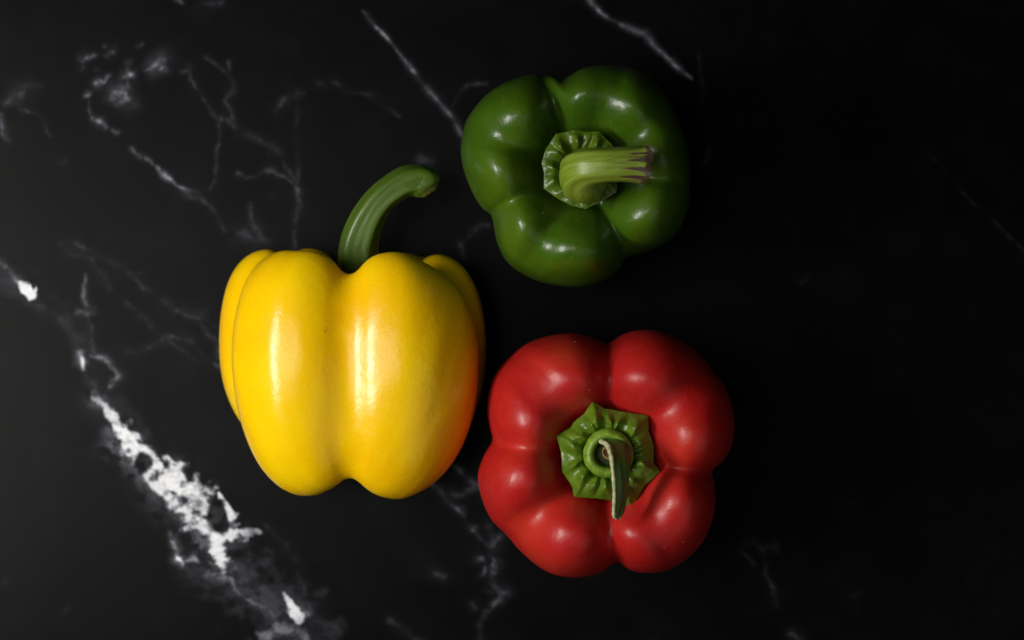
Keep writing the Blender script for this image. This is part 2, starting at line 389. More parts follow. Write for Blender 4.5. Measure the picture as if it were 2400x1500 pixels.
    stroke([(1058, 258, 4, 0.04), (1075, 222, 5, 0.04), (1098, 195, 5, 0.056), (1140, 196, 5, 0.056)], rag=.6, soft=1.2)
    stroke([(1378, -10, 5.4, 0.367), (1392, 14, 6, 0.525), (1410, 32, 5.4, 0.21), (1450, 55, 6, 0.105), (1488, 72, 5.4, 0.473), (1510, 80, 6.6, 0.525), (1522, 92, 6, 0.525), (1540, 115, 5.4, 0.289), (1562, 132, 5.4, 0.367), (1580, 152, 6, 0.525), (1600, 168, 5.4, 0.473), (1622, 184, 3.6, 0.21)], rag=.9, soft=.9, warp=0)
    stroke([(1638, 120, 4.9, 0.0171), (1640, 160, 4.2, 0.0245), (1648, 205, 5.6, 0.098), (1650, 240, 4.2, 0.0245)], rag=.7, soft=1.2)
    stroke([(1664, 350, 6, 0.175), (1657, 382, 6, 0.21)], rag=.6, soft=1.1)
    stroke([(2108, 288, 4.5, 0.0108), (2140, 318, 3.75, 0.0135), (2178, 358, 6, 0.0297), (2186, 365, 3.75, 0.0162), (2235, 425, 6, 0.00864), (2262, 458, 6, 0.027), (2300, 490, 5.25, 0.0135), (2345, 535, 6.75, 0.0162), (2370, 560, 7.5, 0.0173), (2390, 574, 4.5, 0.0162), (2470, 660, 6, 0.0216)], rag=.9, soft=1.1, brk=.3)
    stroke([(1098, 558, 6, 0.105), (1106, 545, 8, 0.14), (1122, 532, 7, 0.098), (1148, 528, 6, 0.0875)], rag=.7, soft=1.1)
    stroke([(1082, 575, 10, .10), (1088, 600, 8, .07)], rag=.9, soft=1.2)
    stroke([(985, 374, 16, .04), (1005, 378, 14, .04)], rag=1, soft=1.3)
    stroke([(1010, 1130, 10, 0.045), (1030, 1150, 10, 0.081), (1048, 1170, 9, 0.126), (1070, 1195, 9, 0.225), (1082, 1210, 6, 0.09)], rag=.9, soft=1)
    stroke([(1050, 1085, 16, 0.099), (1068, 1094, 12, 0.153), (1085, 1112, 8, 0.117), (1120, 1140, 16, 0.171), (1125, 1150, 14, 0.144)], rag=1.1, soft=1)
    stroke([(1055, 1155, 10, 0.099), (1075, 1160, 12, 0.072), (1100, 1150, 14, 0.099), (1120, 1140, 12, 0.135)], rag=1.1, soft=1)
    stroke([(1080, 1190, 12, 0.04), (1095, 1225, 10, 0.03), (1108, 1235, 9, 0.125), (1118, 1250, 9, 0.165), (1128, 1262, 6, 0.075), (1145, 1280, 9, 0.06), (1170, 1262, 12, 0.09)], rag=1, soft=1.1)
    stroke([(1140, 1230, 22, 0.025), (1150, 1270, 22, 0.06), (1157, 1300, 14, 0.125), (1158, 1335, 14, 0.13), (1150, 1355, 12, 0.08), (1158, 1372, 14, 0.13), (1172, 1392, 14, 0.25), (1170, 1402, 10, 0.165), (1152, 1420, 7, 0.08), (1138, 1434, 6, 0.12), (1128, 1455, 6, 0.05), (1124, 1500, 9, 0.05), (1135, 1580, 9, 0.1)], rag=.8, soft=1.1)
    stroke([(1125, 1310, 12, .12), (1140, 1320, 8, .1), (1128, 1345, 8, .1)], rag=1, soft=1.1)
    stroke([(1020, 1345, 14, .05), (1040, 1352, 12, .05)], rag=1, soft=1.2); stroke([(1110, 1415, 8, .05), (1115, 1425, 8, .05)], rag=1, soft=1.2)
    stroke([(905, 1450, 10, .045), (940, 1478, 10, .05), (990, 1510, 10, .05)], rag=.8, soft=1.2)
    stroke([(1746, 1276, 7, 0.07), (1768, 1272, 10, 0.11), (1778, 1280, 8, 0.08), (1795, 1300, 8, 0.024), (1795, 1340, 8, 0.08), (1802, 1360, 8, 0.056), (1812, 1385, 9, 0.09), (1815, 1412, 9, 0.052)], rag=.8, soft=1.1)
    stroke([(1795, 1280, 8, 0.045), (1818, 1278, 10, 0.09), (1826, 1292, 6, 0.054)], rag=.8, soft=1.1)
    stroke([(1735, 1290, 8, 0.028), (1755, 1310, 10, 0.044), (1768, 1330, 8, 0.02)], rag=.8, soft=1.2)
    stroke([(1855, 1485, 12, 0.06), (1872, 1500, 12, 0.045)], rag=.9, soft=1.2)
    for (cx, cy) in [(1992, 1185), (1670, 1095), (1848, 392), (1882, 660), (2008, 1395), (1690, 1110), (330, 640), (15, 1360), (150, 1430), (640, 460), (720, 700), (150, 380)]:
        stroke([(cx - 6, cy + 4), (cx + 6, cy - 5)], w=11, val=.015, rag=1.2, soft=1.3)
    # --- beyond the frame the stone goes on with the same kind of veins
    out = smooth(0, 60, np.maximum(np.maximum(-x - 20, x - 2420), np.maximum(-y - 20, y - 1520)))
    q = np.abs(fbm((x + y) / 420, (x - y) / 800, 77, 4))
    white = np.maximum(white, out * (1 - smooth(0, .05, q)) * .4 * smooth(-.1, .5, n_b))
    white += 0.003 * smooth(-.1, .7, n_b)          # very faint clouding
    low_v = 1 - smooth(.45, .75, white)
    white = white * (1 - low_v * .65 * smooth(-.15, .35, n_t)) * (1 - low_v * .3 * smooth(0, .4, n_m))
    # geometry: a slab 20 mm thick
    P = np.stack([(x - 1200) * S, (750 - y) * S, np.zeros_like(x)], 1)
    nr, nc = shp
    idx = np.arange(nr * nc).reshape(nr, nc)
    quads = np.stack([idx[:-1, :-1], idx[1:, :-1], idx[1:, 1:], idx[:-1, 1:]], -1).reshape(-1, 4)
    ring = np.concatenate([idx[0, :], idx[1:, -1], idx[-1, -2::-1], idx[-2:0:-1, 0]])
    low = P[ring].copy(); low[:, 2] = -0.02
    n0 = len(P); m = len(ring)
    V = np.vstack([P, low]); a = np.arange(m); b_ = (a + 1) % m
    side = np.stack([ring[a], ring[b_], n0 + b_, n0 + a], -1)
    loops = np.concatenate([quads.ravel(), side.ravel(), (n0 + a)]).astype(np.int32)
    starts = np.concatenate([np.arange(len(quads) + len(side)) * 4, [4 * (len(quads) + len(side))]]).astype(np.int32)
    me = bpy.data.meshes.new('stone_slab')
    me.vertices.add(len(V)); me.vertices.foreach_set('co', V.astype(np.float32).ravel())
    me.loops.add(len(loops)); me.loops.foreach_set('vertex_index', loops)
    me.polygons.add(len(starts)); me.polygons.foreach_set('loop_start', starts)
    me.update(calc_edges=True); me.validate()
    at = me.attributes.new('vein', 'FLOAT', 'POINT')
    at.data.foreach_set('value', np.concatenate([np.clip(white, 0, 1), np.zeros(m)]).astype(np.float32))
    mt, nt, b = new_mat('black_veined_stone')
    tc = N(nt, 'ShaderNodeTexCoord'); v = tc.outputs['Object']
    A = N(nt, 'ShaderNodeAttribute', attribute_name='vein')
    base = ramp(nt, noise(nt, v, 60, 5, 0.6), [(0.3, (0.0014, 0.0014, 0.0015)), (0.7, (0.0024, 0.0024, 0.0025))])
    veinc = ramp(nt, A.outputs['Fac'], [(0.0, (0.54, 0.56, 0.70)), (0.3, (0.66, 0.69, 0.78)), (1.0, (0.86, 0.88, 0.91))])
    gr = mapr(nt, noise(nt, v, 900, 3, 0.6), 0.25, 0.75, 0.82, 1.12)
    mu = N(nt, 'ShaderNodeMath', operation='MULTIPLY', use_clamp=True)
    nt.links.new(A.outputs['Fac'], mu.inputs[0]); nt.links.new(gr, mu.inputs[1])
    nt.links.new(mixc(nt, mu.outputs[0], base, veinc), b.inputs['Base Color'])
    b.inputs['Roughness'].default_value = 0.42
    b.inputs['Specular IOR Level'].default_value = 0.07
    nt.links.new(mapr(nt, noise(nt, v, 45, 4, 0.6), 0.3, 0.7, 0.29, 0.34), b.inputs['Roughness'])
    nt.links.new(bump(nt, noise(nt, v, 1400, 3, 0.6), 0.05, 0.0003), b.inputs['Normal'])
    me.materials.append(mt)
    o = bpy.data.objects.new('stone_slab', me); COL.objects.link(o)
    o['kind'] = 'structure'; o['label'] = 'black stone slab with white veins under the peppers'
build_slab()

# ------------------------------------------------------------------ pepper bodies
def angdiff(a, b): return (a - b + np.pi) % (2 * np.pi) - np.pi

def polar_outline(pts, n):
    """closed outline (local metres) -> radius at n even angles"""
    C = catmull(pts, 1600, closed=True)
    th = np.arctan2(C[:, 1], C[:, 0]); r = np.hypot(C[:, 0], C[:, 1])
    o = np.argsort(th); th = th[o]; r = r[o]
    g = np.arange(n) / n * 2 * np.pi - np.pi
    return g, np.interp(g, np.concatenate([th - 2 * np.pi, th, th + 2 * np.pi]), np.concatenate([r, r, r]))

def sweep(path, radii, sect, n=90, m=48, cap0=True):
    """tube along a path; sect(phi, t) scales the radius. returns verts, faces, uv, end ring, end frame"""
    P = catmull(path, n); rr = np.interp(np.linspace(0, 1, n), np.linspace(0, 1, len(radii)), radii)
    rr = np.convolve(np.pad(rr, 6, mode='edge'), np.ones(13) / 13, 'valid')
    T = np.gradient(P, axis=0); T /= np.linalg.norm(T, axis=1)[:, None]
    u = np.cross(T[0], [0.3, 0.9, 0.2]); u /= np.linalg.norm(u)
    V = []; UV = []
    for i in range(n):
        if i:
            q = Vector(T[i - 1]).rotation_difference(Vector(T[i]))
            u = np.array(q @ Vector(u)); u -= T[i] * np.dot(u, T[i]); u /= np.linalg.norm(u)
        w = np.cross(T[i], u); t = i / (n - 1)
        for j in range(m + 1):
            ph = 2 * math.pi * j / m
            r = rr[i] * sect(ph, t)
            V.append(P[i] + r * (math.cos(ph) * u + math.sin(ph) * w)); UV.append((j / m, t))
    F = []
    for i in range(n - 1):
        for j in range(m):
            a = i * (m + 1) + j
            F.append((a, a + 1, a + m + 2, a + m + 1))
    ring = [(n - 1) * (m + 1) + j for j in range(m)]
    return np.array(V), F, UV, ring, (P[-1], T[-1], u, np.cross(T[-1], u), rr[-1])

def cut_cap(ring_pts, tangent, depth, rings=7, rough=0.00025, seed=3):
    c = ring_pts.mean(0); m = len(ring_pts); V = []; F = []
    for i in range(rings):
        s = 1 - i / rings
        for j in range(m):
            p = c + (ring_pts[j] - c) * s
            h = -depth * smooth(0.0, 0.5, np.array(1 - s)) + rough * float(fbm(np.array([s * 5.0 + seed]), np.array([j * 0.45]), seed, 2)[0]) * (1 if i else 0)
            V.append(p + tangent * float(h))
    V.append(c - tangent * depth * 1.1)
    F = grid_faces(rings, m)
    for j in range(m): F.append(((rings - 1) * m + j, (rings - 1) * m + (j + 1) % m, rings * m))
    return np.array(V), F

def calyx(outline, r_in, z_prof, ridges, seed, thick=0.0012, nth=360, nr=40):
    """leafy collar: outline = list of (x,y) local metres; ridges = angles of the puckers"""
    C = np.asarray(outline, float)
    # straight-ish sides with small points: linear interpolation softened slightly
    th = np.arctan2(C[:, 1], C[:, 0]); r = np.hypot(C[:, 0], C[:, 1]); o = np.argsort(th); th = th[o]; r = r[o]
    g = np.arange(nth) / nth * 2 * np.pi - np.pi
    xs = np.concatenate([C[o][-1:], C[o], C[o][:1]])
    tt = np.concatenate([[th[-1] - 2 * np.pi], th, [th[0] + 2 * np.pi]])
    cx = np.interp(g, tt, xs[:, 0]); cy = np.interp(g, tt, xs[:, 1])
    # project on the chord so the sides stay straight
    Rr = np.hypot(cx, cy)
    # points are slightly sharpened outwards, sides slightly hollow
    Rr = Rr * (1 + 0.010 * fbm(np.cos(g) * 6 + 4, np.sin(g) * 6, seed, 3))
    s = np.linspace(0, 1, nr)[:, None]
    rad = r_in * 0.55 + (Rr[None] - r_in * 0.55) * s
    Z = np.interp(s[:, 0], [p[0] for p in z_prof], [p[1] for p in z_prof])[:, None] + 0 * rad
    env = np.exp(-((s - 0.55) / 0.24) ** 2)
    pk = np.zeros_like(rad)
    for (a, h, w, rs) in ridges:
        d = np.abs(angdiff(g[None], R(a) + 0.10 * np.sin(3 * s + a))) / R(w)
        e2 = np.exp(-((s - rs) / 0.26) ** 2)
        pk = np.maximum(pk, h * np.exp(-d ** 2) * e2)
    Z = Z + pk + 0.00025 * fbm(np.cos(g)[None] * rad * 500, np.sin(g)[None] * rad * 500, seed + 3, 3)
    X = rad * np.cos(g)[None]; Y = rad * np.sin(g)[None]
    top = np.stack([X, Y, Z], -1).reshape(-1, 3)
    bot = np.stack([X[::-1] * 0.985, Y[::-1] * 0.985, Z[::-1] - thick], -1)[:].reshape(-1, 3)
    V = np.vstack([top, bot]); F = grid_faces(2 * nr, nth)
    return V, [f for f in F], g, Rr

# ================================================================== standing peppers: smooth union of puffed lobes
def smin(a, b, k):
    h = np.clip(0.5 + 0.5 * (b - a) / k, 0, 1)
    return b + (a - b) * h - k * h * (1 - h)

def lobe_body(outline, H, lobes, core, kin, kout, cav_r=.0185, zc_f=.20, lean_amt=.28, pz=2.5, fsm=9, inn=.95, nth=380, nps=210, seed=1, lump=.0005):
    """outline: widest section about the stem axis (metres); lobes: groups of (angle, rho_c, tangential, top, k_inner)"""
    g, Rr = polar_outline(outline, nth)
    u = np.linspace(0, 1, nps)
    ps = np.pi * (0.62 * u + 0.38 * u ** 2)                # denser rays towards the top
    zc = zc_f * H
    cg, sg = np.cos(g)[None], np.sin(g)[None]
    dx = np.sin(ps)[:, None] * cg; dy = np.sin(ps)[:, None] * sg; dz = np.cos(ps)[:, None] + 0 * dx
    def kz(k, Z):                     # (middle, ends): softer folds along the middle
        return k if not isinstance(k, tuple) else k[0] + (k[1] - k[0]) * smooth(.5, .95, np.abs(Z / H - .48) / .48)
    def field(t):
        X, Y, Z = dx * t, dy * t, zc + dz * t
        F = None
        for gi, grp in enumerate(lobes):
            G = None; kg = kin[gi] if isinstance(kin, (list, tuple)) else kin
            for (a, rc_, b, top, *bt) in grp:
                Ra = np.interp((R(a) + np.pi) % (2 * np.pi) - np.pi, g, Rr, period=2 * np.pi)
                c = rc_ * Ra; ar = Ra - c
                zt = Z / H
                lean = 1 - lean_amt * (1 - smooth(0.0, 0.55, zt))
                rx = X * math.cos(R(a)) + Y * math.sin(R(a)) - c * lean; ry = -X * math.sin(R(a)) + Y * math.cos(R(a))
                bot = bt[0] if bt else 0.0
                hz = (top - bot) * H * 0.5
                inner = rx < 0
                aa = np.where(inner, ar * inn, ar)
                q = (rx / aa) ** 2 + (ry / b) ** 2
                zz = np.abs(Z - bot * H - hz) / hz
                d = ((q ** 1.1 + zz ** pz) ** (1 / 2.3) - 1) * min(ar, b)
                G = d if G is None else smin(G, d, kg)
            F = G if F is None else smin(F, G, kz(kout[gi], Z) if isinstance(kout, (list, tuple)) else kout)
        cr, c0, c1 = core
        d = (np.sqrt((np.hypot(X, Y) / cr) ** 2 + ((Z - (c0 + c1) * H * .5) / ((c1 - c0) * H * .5)) ** 4) - 1) * cr
        F = smin(F, d, 0.004)
        cav = (np.sqrt((np.hypot(X, Y) / cav_r) ** 2 + ((Z - 1.06 * H) / (.245 * H)) ** 2) - 1) * .012
        return -smin(-F, cav, 0.007)
    lo = np.full((nps, nth), .002); hi = np.full((nps, nth), .085)
    # march outwards to the last inside point, then bisect
    ts = np.linspace(.004, .075, 22); last = lo.copy()
    for t in ts:
        ins = field(np.full_like(lo, t)) < 0
        last = np.where(ins, t, last)
    lo = last; hi = last + (ts[1] - ts[0])
    for _ in range(12):
        mid = .5 * (lo + hi); ins = field(mid) < 0
        lo = np.where(ins, mid, lo); hi = np.where(ins, hi, mid)
    t = .5 * (lo + hi)
    t = t + lump * (fbm(cg * 2.5 + 9 + 0 * t, sg * 2.5 + u[:, None] * 4, seed, 3)) * np.minimum(1, np.sin(ps)[:, None] * 2)
    X, Y, Z = dx * t, dy * t, zc + dz * t
    rh = np.hypot(X, Y); mx = rh.max(0)
    f = Rr / mx
    if fsm:
        kk = np.hanning(fsm); kk /= kk.sum(); f = np.convolve(np.concatenate([f[-fsm:], f, f[:fsm]]), kk, 'same')[fsm:-fsm]
    w = smooth(.35, .95, rh / mx[None])
    k = 1 + (f[None] - 1) * w
    X *= k; Y *= k
    Z -= Z.min()
    V = np.stack([X, Y, Z], -1).reshape(-1, 3)
    F = grid_faces(nps, nth)
    return V, F

def build_standing(name, label, cal_px, outline_px, zeq, H, lobes, core, kin, kout, skin, seed):
    c = wpt(*cal_px, H * .84)
    root = empty(name, (c[0], c[1], 0), label, 'bell pepper')
    pts = [(wpt(px, py, zeq) - c)[:2] for px, py in outline_px]
    V, F = lobe_body(pts, H, lobes, core, kin, kout, seed=seed)
    mesh_obj('body', V, F, skin, root)
    return root, c

def pa(c, p): return math.degrees(math.atan2(c[1] - p[1], p[0] - c[0]))

red_out = [(1427, 803), (1470, 780), (1520, 773), (1570, 783), (1620, 812), (1670, 865), (1705, 920), (1720, 985), (1712, 1045), (1692, 1080), (1670, 1100), (1675, 1140), (1674, 1190), (1655, 1250), (1620, 1300), (1570, 1332), (1520, 1341), (1475, 1335), (1444, 1316), (1410, 1340), (1350, 1352), (1290, 1342), (1240, 1310), (1190, 1260), (1150, 1215), (1127, 1160), (1120, 1110), (1135, 1065), (1152, 1032), (1145, 990), (1142, 950), (1155, 890), (1190, 840), (1240, 803), (1300, 785), (1350, 782), (1400, 793)]
RC = (1424, 1062)
red_lobes = [
    [(pa(RC, (1310, 830)), .60, .0150, .98), (pa(RC, (1190, 955)), .61, .0140, .99)],
    [(pa(RC, (1170, 1130)), .62, .0140, .99), (pa(RC, (1325, 1290)), .61, .0150, 1.0)],
    [(pa(RC, (1510, 1290)), .61, .0125, .98), (pa(RC, (1610, 1190)), .61, .0140, 1.0)],
    [(pa(RC, (1640, 1010)), .60, .0155, 1.0), (pa(RC, (1540, 850)), .60, .0160, .99)],
]
HR = 0.080
red, rc = build_standing('red_bell_pepper', 'red bell pepper standing upright with a torn green stem strip', RC, red_out, 0.047, HR, red_lobes, (.016, .06, .80), .0050, .0024, M_RED, 11)

def local(px, py, z, c):
    p = wpt(px, py, z); return np.array([p[0] - c[0], p[1] - c[1], z])

ZC = HR * 0.835       # floor of the cavity
ko = local(1425, 1062, ZC + .004, rc)
cal_out_px = [(1389, 941), (1418, 958), (1445, 962), (1478, 968), (1520, 975), (1520, 1010), (1533, 1045), (1532, 1085), (1547, 1106), (1512, 1138), (1480, 1187), (1440, 1174), (1400, 1168), (1345, 1164), (1342, 1142), (1317, 1106), (1315, 1060), (1304, 1022), (1338, 1002), (1342, 992), (1370, 968)]
outl = [(local(px, py, ZC + .005, rc) - ko)[:2] for px, py in cal_out_px]
rid = [(math.degrees(math.atan2(1062 - y, x - 1425)), h, w, .56) for x, y, h, w in [(1391, 945, .0030, 8), (1432, 955, .0026, 6.5), (1462, 962, .0026, 6.5), (1512, 982, .0030, 8), (1368, 975, .0022, 7), (1340, 1000, .0022, 8), (1312, 1028, .0020, 10), (1322, 1090, .0020, 5), (1345, 1130, .0026, 8), (1375, 1150, .0022, 8), (1405, 1165, .0026, 9), (1478, 1175, .0026, 8), (1500, 1140, .0016, 6), (1535, 1102, .0024, 6), (1530, 1040, .0014, 5), (1532, 1065, .0014, 5), (1524, 1010, .0012, 6)]]
V, F, g_, r_ = calyx(outl, .0082, [(0, .0000), (.25, .0012), (.4, .0030), (.6, .0034), (.82, .0022), (1, .0008)], rid, 21, .0014)
V = V + ko
mesh_obj('calyx', V, F, M_CALYX_R, red)

# stem stub: a swollen ring with a hollow, torn on one side
def lathe(prof, n=72, wob=0.0, seed=0):
    V = []
    for (r, z) in prof:
        for j in range(n):
            a = 2 * math.pi * j / n
            k = 1 + wob * float(fbm(np.array([math.cos(a) * 1.7 + 5 + z * 60]), np.array([math.sin(a) * 1.7]), seed, 3)[0])
            V.append((r * k * math.cos(a), r * k * math.sin(a), z * (1 + .4 * (k - 1))))
    return np.array(V), [tuple(reversed(f)) for f in grid_faces(len(prof), n)]
so = local(1425, 1062, ZC + .006, rc)
pf = catmull([(.0070, -.004), (.0078, -.001), (.0081, .0015), (.0079, .0035), (.0070, .0050), (.0060, .0054), (.0050, .0048), (.0045, .0034), (.0042, .0016), (.0030, .0006), (.0004, .0004)], 50)
V, F = lathe(pf, 90, .05, 4)
UV = [((j / 90.0), i / 49.0) for i in range(50) for j in range(90)]
stem_r = mesh_obj('stem', V + so, F, M_STEM_R, red, uv=UV)
pf2 = catmull([(.0043, .0022), (.0036, .0012), (.0024, .0012), (.0010, .0014), (.0001, .0016)], 24)
V, F = lathe(pf2, 60, .10, 8); mesh_obj('hollow', V + so + np.array([.0002, 0, .0002]), F, M_HOLLOW, stem_r)
pf3 = catmull([(.0024, .0010), (.0023, .0022), (.0018, .0027), (.0010, .0019), (.0001, .0016)], 24)
V, F = lathe(pf3, 50, .22, 12); mesh_obj('pith', V + so + np.array([.0001, .0004, .0004]), F, M_PITH, stem_r)

# torn strip of stem skin standing on the right of the stub and bending towards the viewer's side
zs = ZC + .006
left_px = [(1412, 1034, zs + .006), (1427, 1044, zs + .011), (1434, 1062, zs + .015), (1438, 1090, zs + .018), (1441, 1122, zs + .018), (1443, 1155, zs + .0165), (1442, 1188, zs + .0145), (1442, 1208, zs + .013), (1447, 1216, zs + .012)]
right_px = [(1448, 1012, zs + .000), (1466, 1030, zs + .002), (1473, 1052, zs + .005), (1474, 1082, zs + .009), (1471, 1115, zs + .010), (1469, 1146, zs + .009), (1466, 1175, zs + .0085), (1462, 1198, zs + .0095), (1449, 1217, zs + .0115)]
A = catmull([local(*p, rc) for p in left_px], 70); B = catmull([local(*p, rc) for p in right_px], 70)
nw = 14; V = []; UV = []
for i in range(70):
    bul = np.array([.0022, .0004, .0008])
    for j in range(nw):
        s = j / (nw - 1)
        p = A[i] * (1 - s) + B[i] * s + bul * (4 * s * (1 - s)) * (0.35 + 0.65 * math.sin(math.pi * min(1, i / 60)))
        p = p + np.array([.00018, 0, .0001]) * math.sin(s * 16 + 1.5 * math.sin(i * .1))
        V.append(p); UV.append((s * .6, i / 69))
F = grid_faces(70, nw, wrap=False)
n0 = len(V)
# inner side, so the strip has thickness
V2 = [np.array(p) + np.array([-.0011, 0, -.0004]) for p in V]
F2 = [tuple(reversed([k + n0 for k in f])) for f in F]
strip = mesh_obj('stem_strip', V + V2, F + F2 + [(i * nw + nw - 1, (i + 1) * nw + nw - 1, n0 + (i + 1) * nw + nw - 1, n0 + i * nw + nw - 1) for i in range(69)], M_STRIP, stem_r, uv=UV + UV)
strip['label'] = 'torn strip of stem skin, green darkened with painted shade'
# pale torn edge along the left of the strip
V, F, UV, ring, fr = sweep(A + np.array([-.0004, 0, .00005]), [.00085] * 3 + [.0006] * 5 + [.0003], lambda ph, t: 1 + .08 * math.sin(37 * t + 2 * ph) + .07 * math.sin(91 * t), 140, 10)
mesh_obj('torn_edge', V, F, M_PALE, strip)

# ================================================================== GREEN PEPPER (standing)
grn_out = [(1318, 186), (1370, 160), (1440, 153), (1500, 170), (1550, 215), (1590, 280), (1612, 350), (1618, 420), (1612, 490), (1590, 540), (1555, 572), (1512, 590), (1472, 603), (1450, 632), (1410, 660), (1360, 672), (1300, 668), (1240, 650), (1190, 615), (1166, 570), (1157, 525), (1150, 503), (1128, 484), (1105, 445), (1085, 390), (1080, 340), (1090, 290), (1115, 250), (1150, 215), (1200, 187), (1250, 174), (1292, 178)]
GC = (1362, 402)
grn_lobes = [
    [(pa(GC, (1205, 265)), .61, .0135, 1.0), (pa(GC, (1130, 400)), .62, .0130, .99)],
    [(pa(GC, (1215, 545)), .62, .0120, .98), (pa(GC, (1350, 600)), .60, .0150, 1.0)],
    [(pa(GC, (1545, 505)), .61, .0150, .98)],
    [(pa(GC, (1580, 350)), .62, .0130, .98), (pa(GC, (1490, 235)), .61, .0135, .99), (pa(GC, (1375, 200)), .61, .0120, .99)],
]
HG = 0.078
grn, gc = build_standing('green_bell_pepper', 'green bell pepper standing upright with a thick bent stem', GC, grn_out, 0.046, HG, grn_lobes, (.016, .06, .80), .0034, .0018, M_GRN, 23)
ZG = HG * 0.835
kg = local(1362, 402, ZG + .004, gc)
gcal = [(1302, 316), (1346, 306), (1372, 310), (1404, 309), (1420, 326), (1436, 342), (1446, 375), (1449, 410), (1443, 452), (1410, 473), (1373, 491), (1340, 484), (1312, 469), (1274, 443), (1275, 410), (1269, 383), (1279, 350)]
outl = [(local(px, py, ZG + .005, gc) - kg)[:2] for px, py in gcal]
rid = [(math.degrees(math.atan2(402 - y, x - 1362)), h, w, .58) for x, y, h, w in [(1302, 318, .0026, 9), (1340, 308, .0024, 8), (1403, 311, .0026, 9), (1372, 308, .0010, 7), (1425, 335, .0018, 8), (1448, 395, .0014, 9), (1440, 450, .0024, 9), (1408, 470, .0020, 8), (1372, 489, .0026, 8), (1340, 483, .0018, 8), (1308, 466, .0014, 8), (1276, 443, .0018, 9), (1270, 385, .0018, 10), (1282, 352, .0018, 9)]]
V, F, g_, r_ = calyx(outl, .0075, [(0, .0000), (.25, .0010), (.4, .0026), (.6, .0034), (.82, .0036), (1, .0034)], rid, 33, .0013)
mesh_obj('calyx', V + kg, F, M_CALYX_G, grn)
zb = ZG + .004
gpath = [local(1372, 424, zb - .004, gc), local(1370, 423, zb + .003, gc), local(1364, 418, zb + .010, gc), local(1362, 402, zb + .0165, gc), local(1378, 391, zb + .0215, gc), local(1410, 387, zb + .0235, gc), local(1450, 385, zb + .0235, gc), local(1485, 385, zb + .0225, gc), local(1513, 386, zb + .0215, gc)]
def gsec(ph, t):
    k = 1 + .035 * math.cos(5 * ph + .6) + .02 * math.cos(9 * ph + 2)
    if t > .93: k *= 1 + .10 * (t - .93) / .07 * math.cos(4 * ph + 1)
    return k
V, F, UV, ring, fr = sweep(gpath, [.0080, .0078, .0074, .0068, .0060, .0055, .0054, .0057, .0065], gsec, 110, 60)
# ragged cut edge
rag = np.array([.0005 * (math.sin(3 * 2 * math.pi * j / 60 + .5) + .6 * math.sin(7 * 2 * math.pi * j / 60) + .4 * math.sin(13 * 2 * math.pi * j / 60 + 2)) for j in range(61)])
for i in range(100, 110):
    V[i * 61:(i + 1) * 61] += (rag * ((i - 99) / 10.0))[:, None] * fr[1][None]
stem_g = mesh_obj('stem', V, F, M_STEM_G, grn, uv=UV)
Vc, Fc = cut_cap(V[ring], fr[1], .0016, rough=.0008, seed=6)
mesh_obj('cut_end', Vc, Fc, M_CUT_G, stem_g)
# raised collar at the foot of the stem
pf = catmull([(.0070, -.003), (.0079, .000), (.0080, .0022), (.0072, .0038), (.0055, .0042)], 24)
V, F = lathe(pf, 80, .05, 14)
mesh_obj('stem_collar', V + local(1370, 423, zb, gc), F, M_STEM_G, stem_g, uv=[(j / 80, i / 60) for i in range(24) for j in range(80)])

# ================================================================== YELLOW PEPPER (lying on its side)
# cross-section seen along the axis from the blossom end: x right, h = up
ysec = [(0, 34.5), (6, 36.2), (13, 38.2), (21, 38.5), (30, 35), (37.0, 27.5), (41, 18), (42.8, 8), (43.4, 0), (43.5, -9), (42, -20), (35, -31), (22, -38), (9, -37.5), (0, -35), (-9, -37.5), (-22, -38), (-35, -31), (-42, -21), (-45.8, -10), (-44.5, -2), (-41.0, 6), (-38.6, 13), (-38.0, 21), (-35.5, 29), (-29.5, 34.8), (-21, 38.2), (-13, 38.4), (-6, 36.4)]
# local frame: lx = right, ly = down (world -z), lz = stem direction (world +y)
yout = [(x * .001, -h * .001) for x, h in ysec]
yel_lobes = [
    [(-118, .585, .0152, .945), (-150, .59, .0136, .94)],
    [(-62, .585, .0154, .94), (-31, .59, .0145, .87)],
    [(13, .61, .0145, .94, .08), (56, .59, .0160, .95)],
    [(170, .63, .0140, .96, .16), (126, .59, .0160, .97)],
]
HY = 0.0835
yc_h = 0.0378
yaxis = wpt(830, 1162, yc_h)
yel = empty('yellow_bell_pepper', (yaxis[0], yaxis[1] + .04, 0), 'yellow bell pepper lying on its side with a long curved green stem', 'bell pepper')
V, F = lobe_body(yout, HY, yel_lobes, (.020, .14, .80), (.0065, .0080, .008, .006), (0, (.0082, .0042), .0065, .0055), cav_r=.020, zc_f=.45, lean_amt=.17, pz=2.45, fsm=41, inn=.80, seed=37, nth=420, nps=240)
def to_world_y(V):
    V = np.asarray(V)
    return np.stack([V[:, 0], V[:, 2] - .04, yc_h - V[:, 1]], -1)
Vy = to_world_y(V)
Vy[:, 2] -= Vy[:, 2].min() - 0.0002          # rests on the slab
body_y = mesh_obj('body', Vy, F, M_YEL, yel)
yb = (yaxis[0], yaxis[1] + .04)
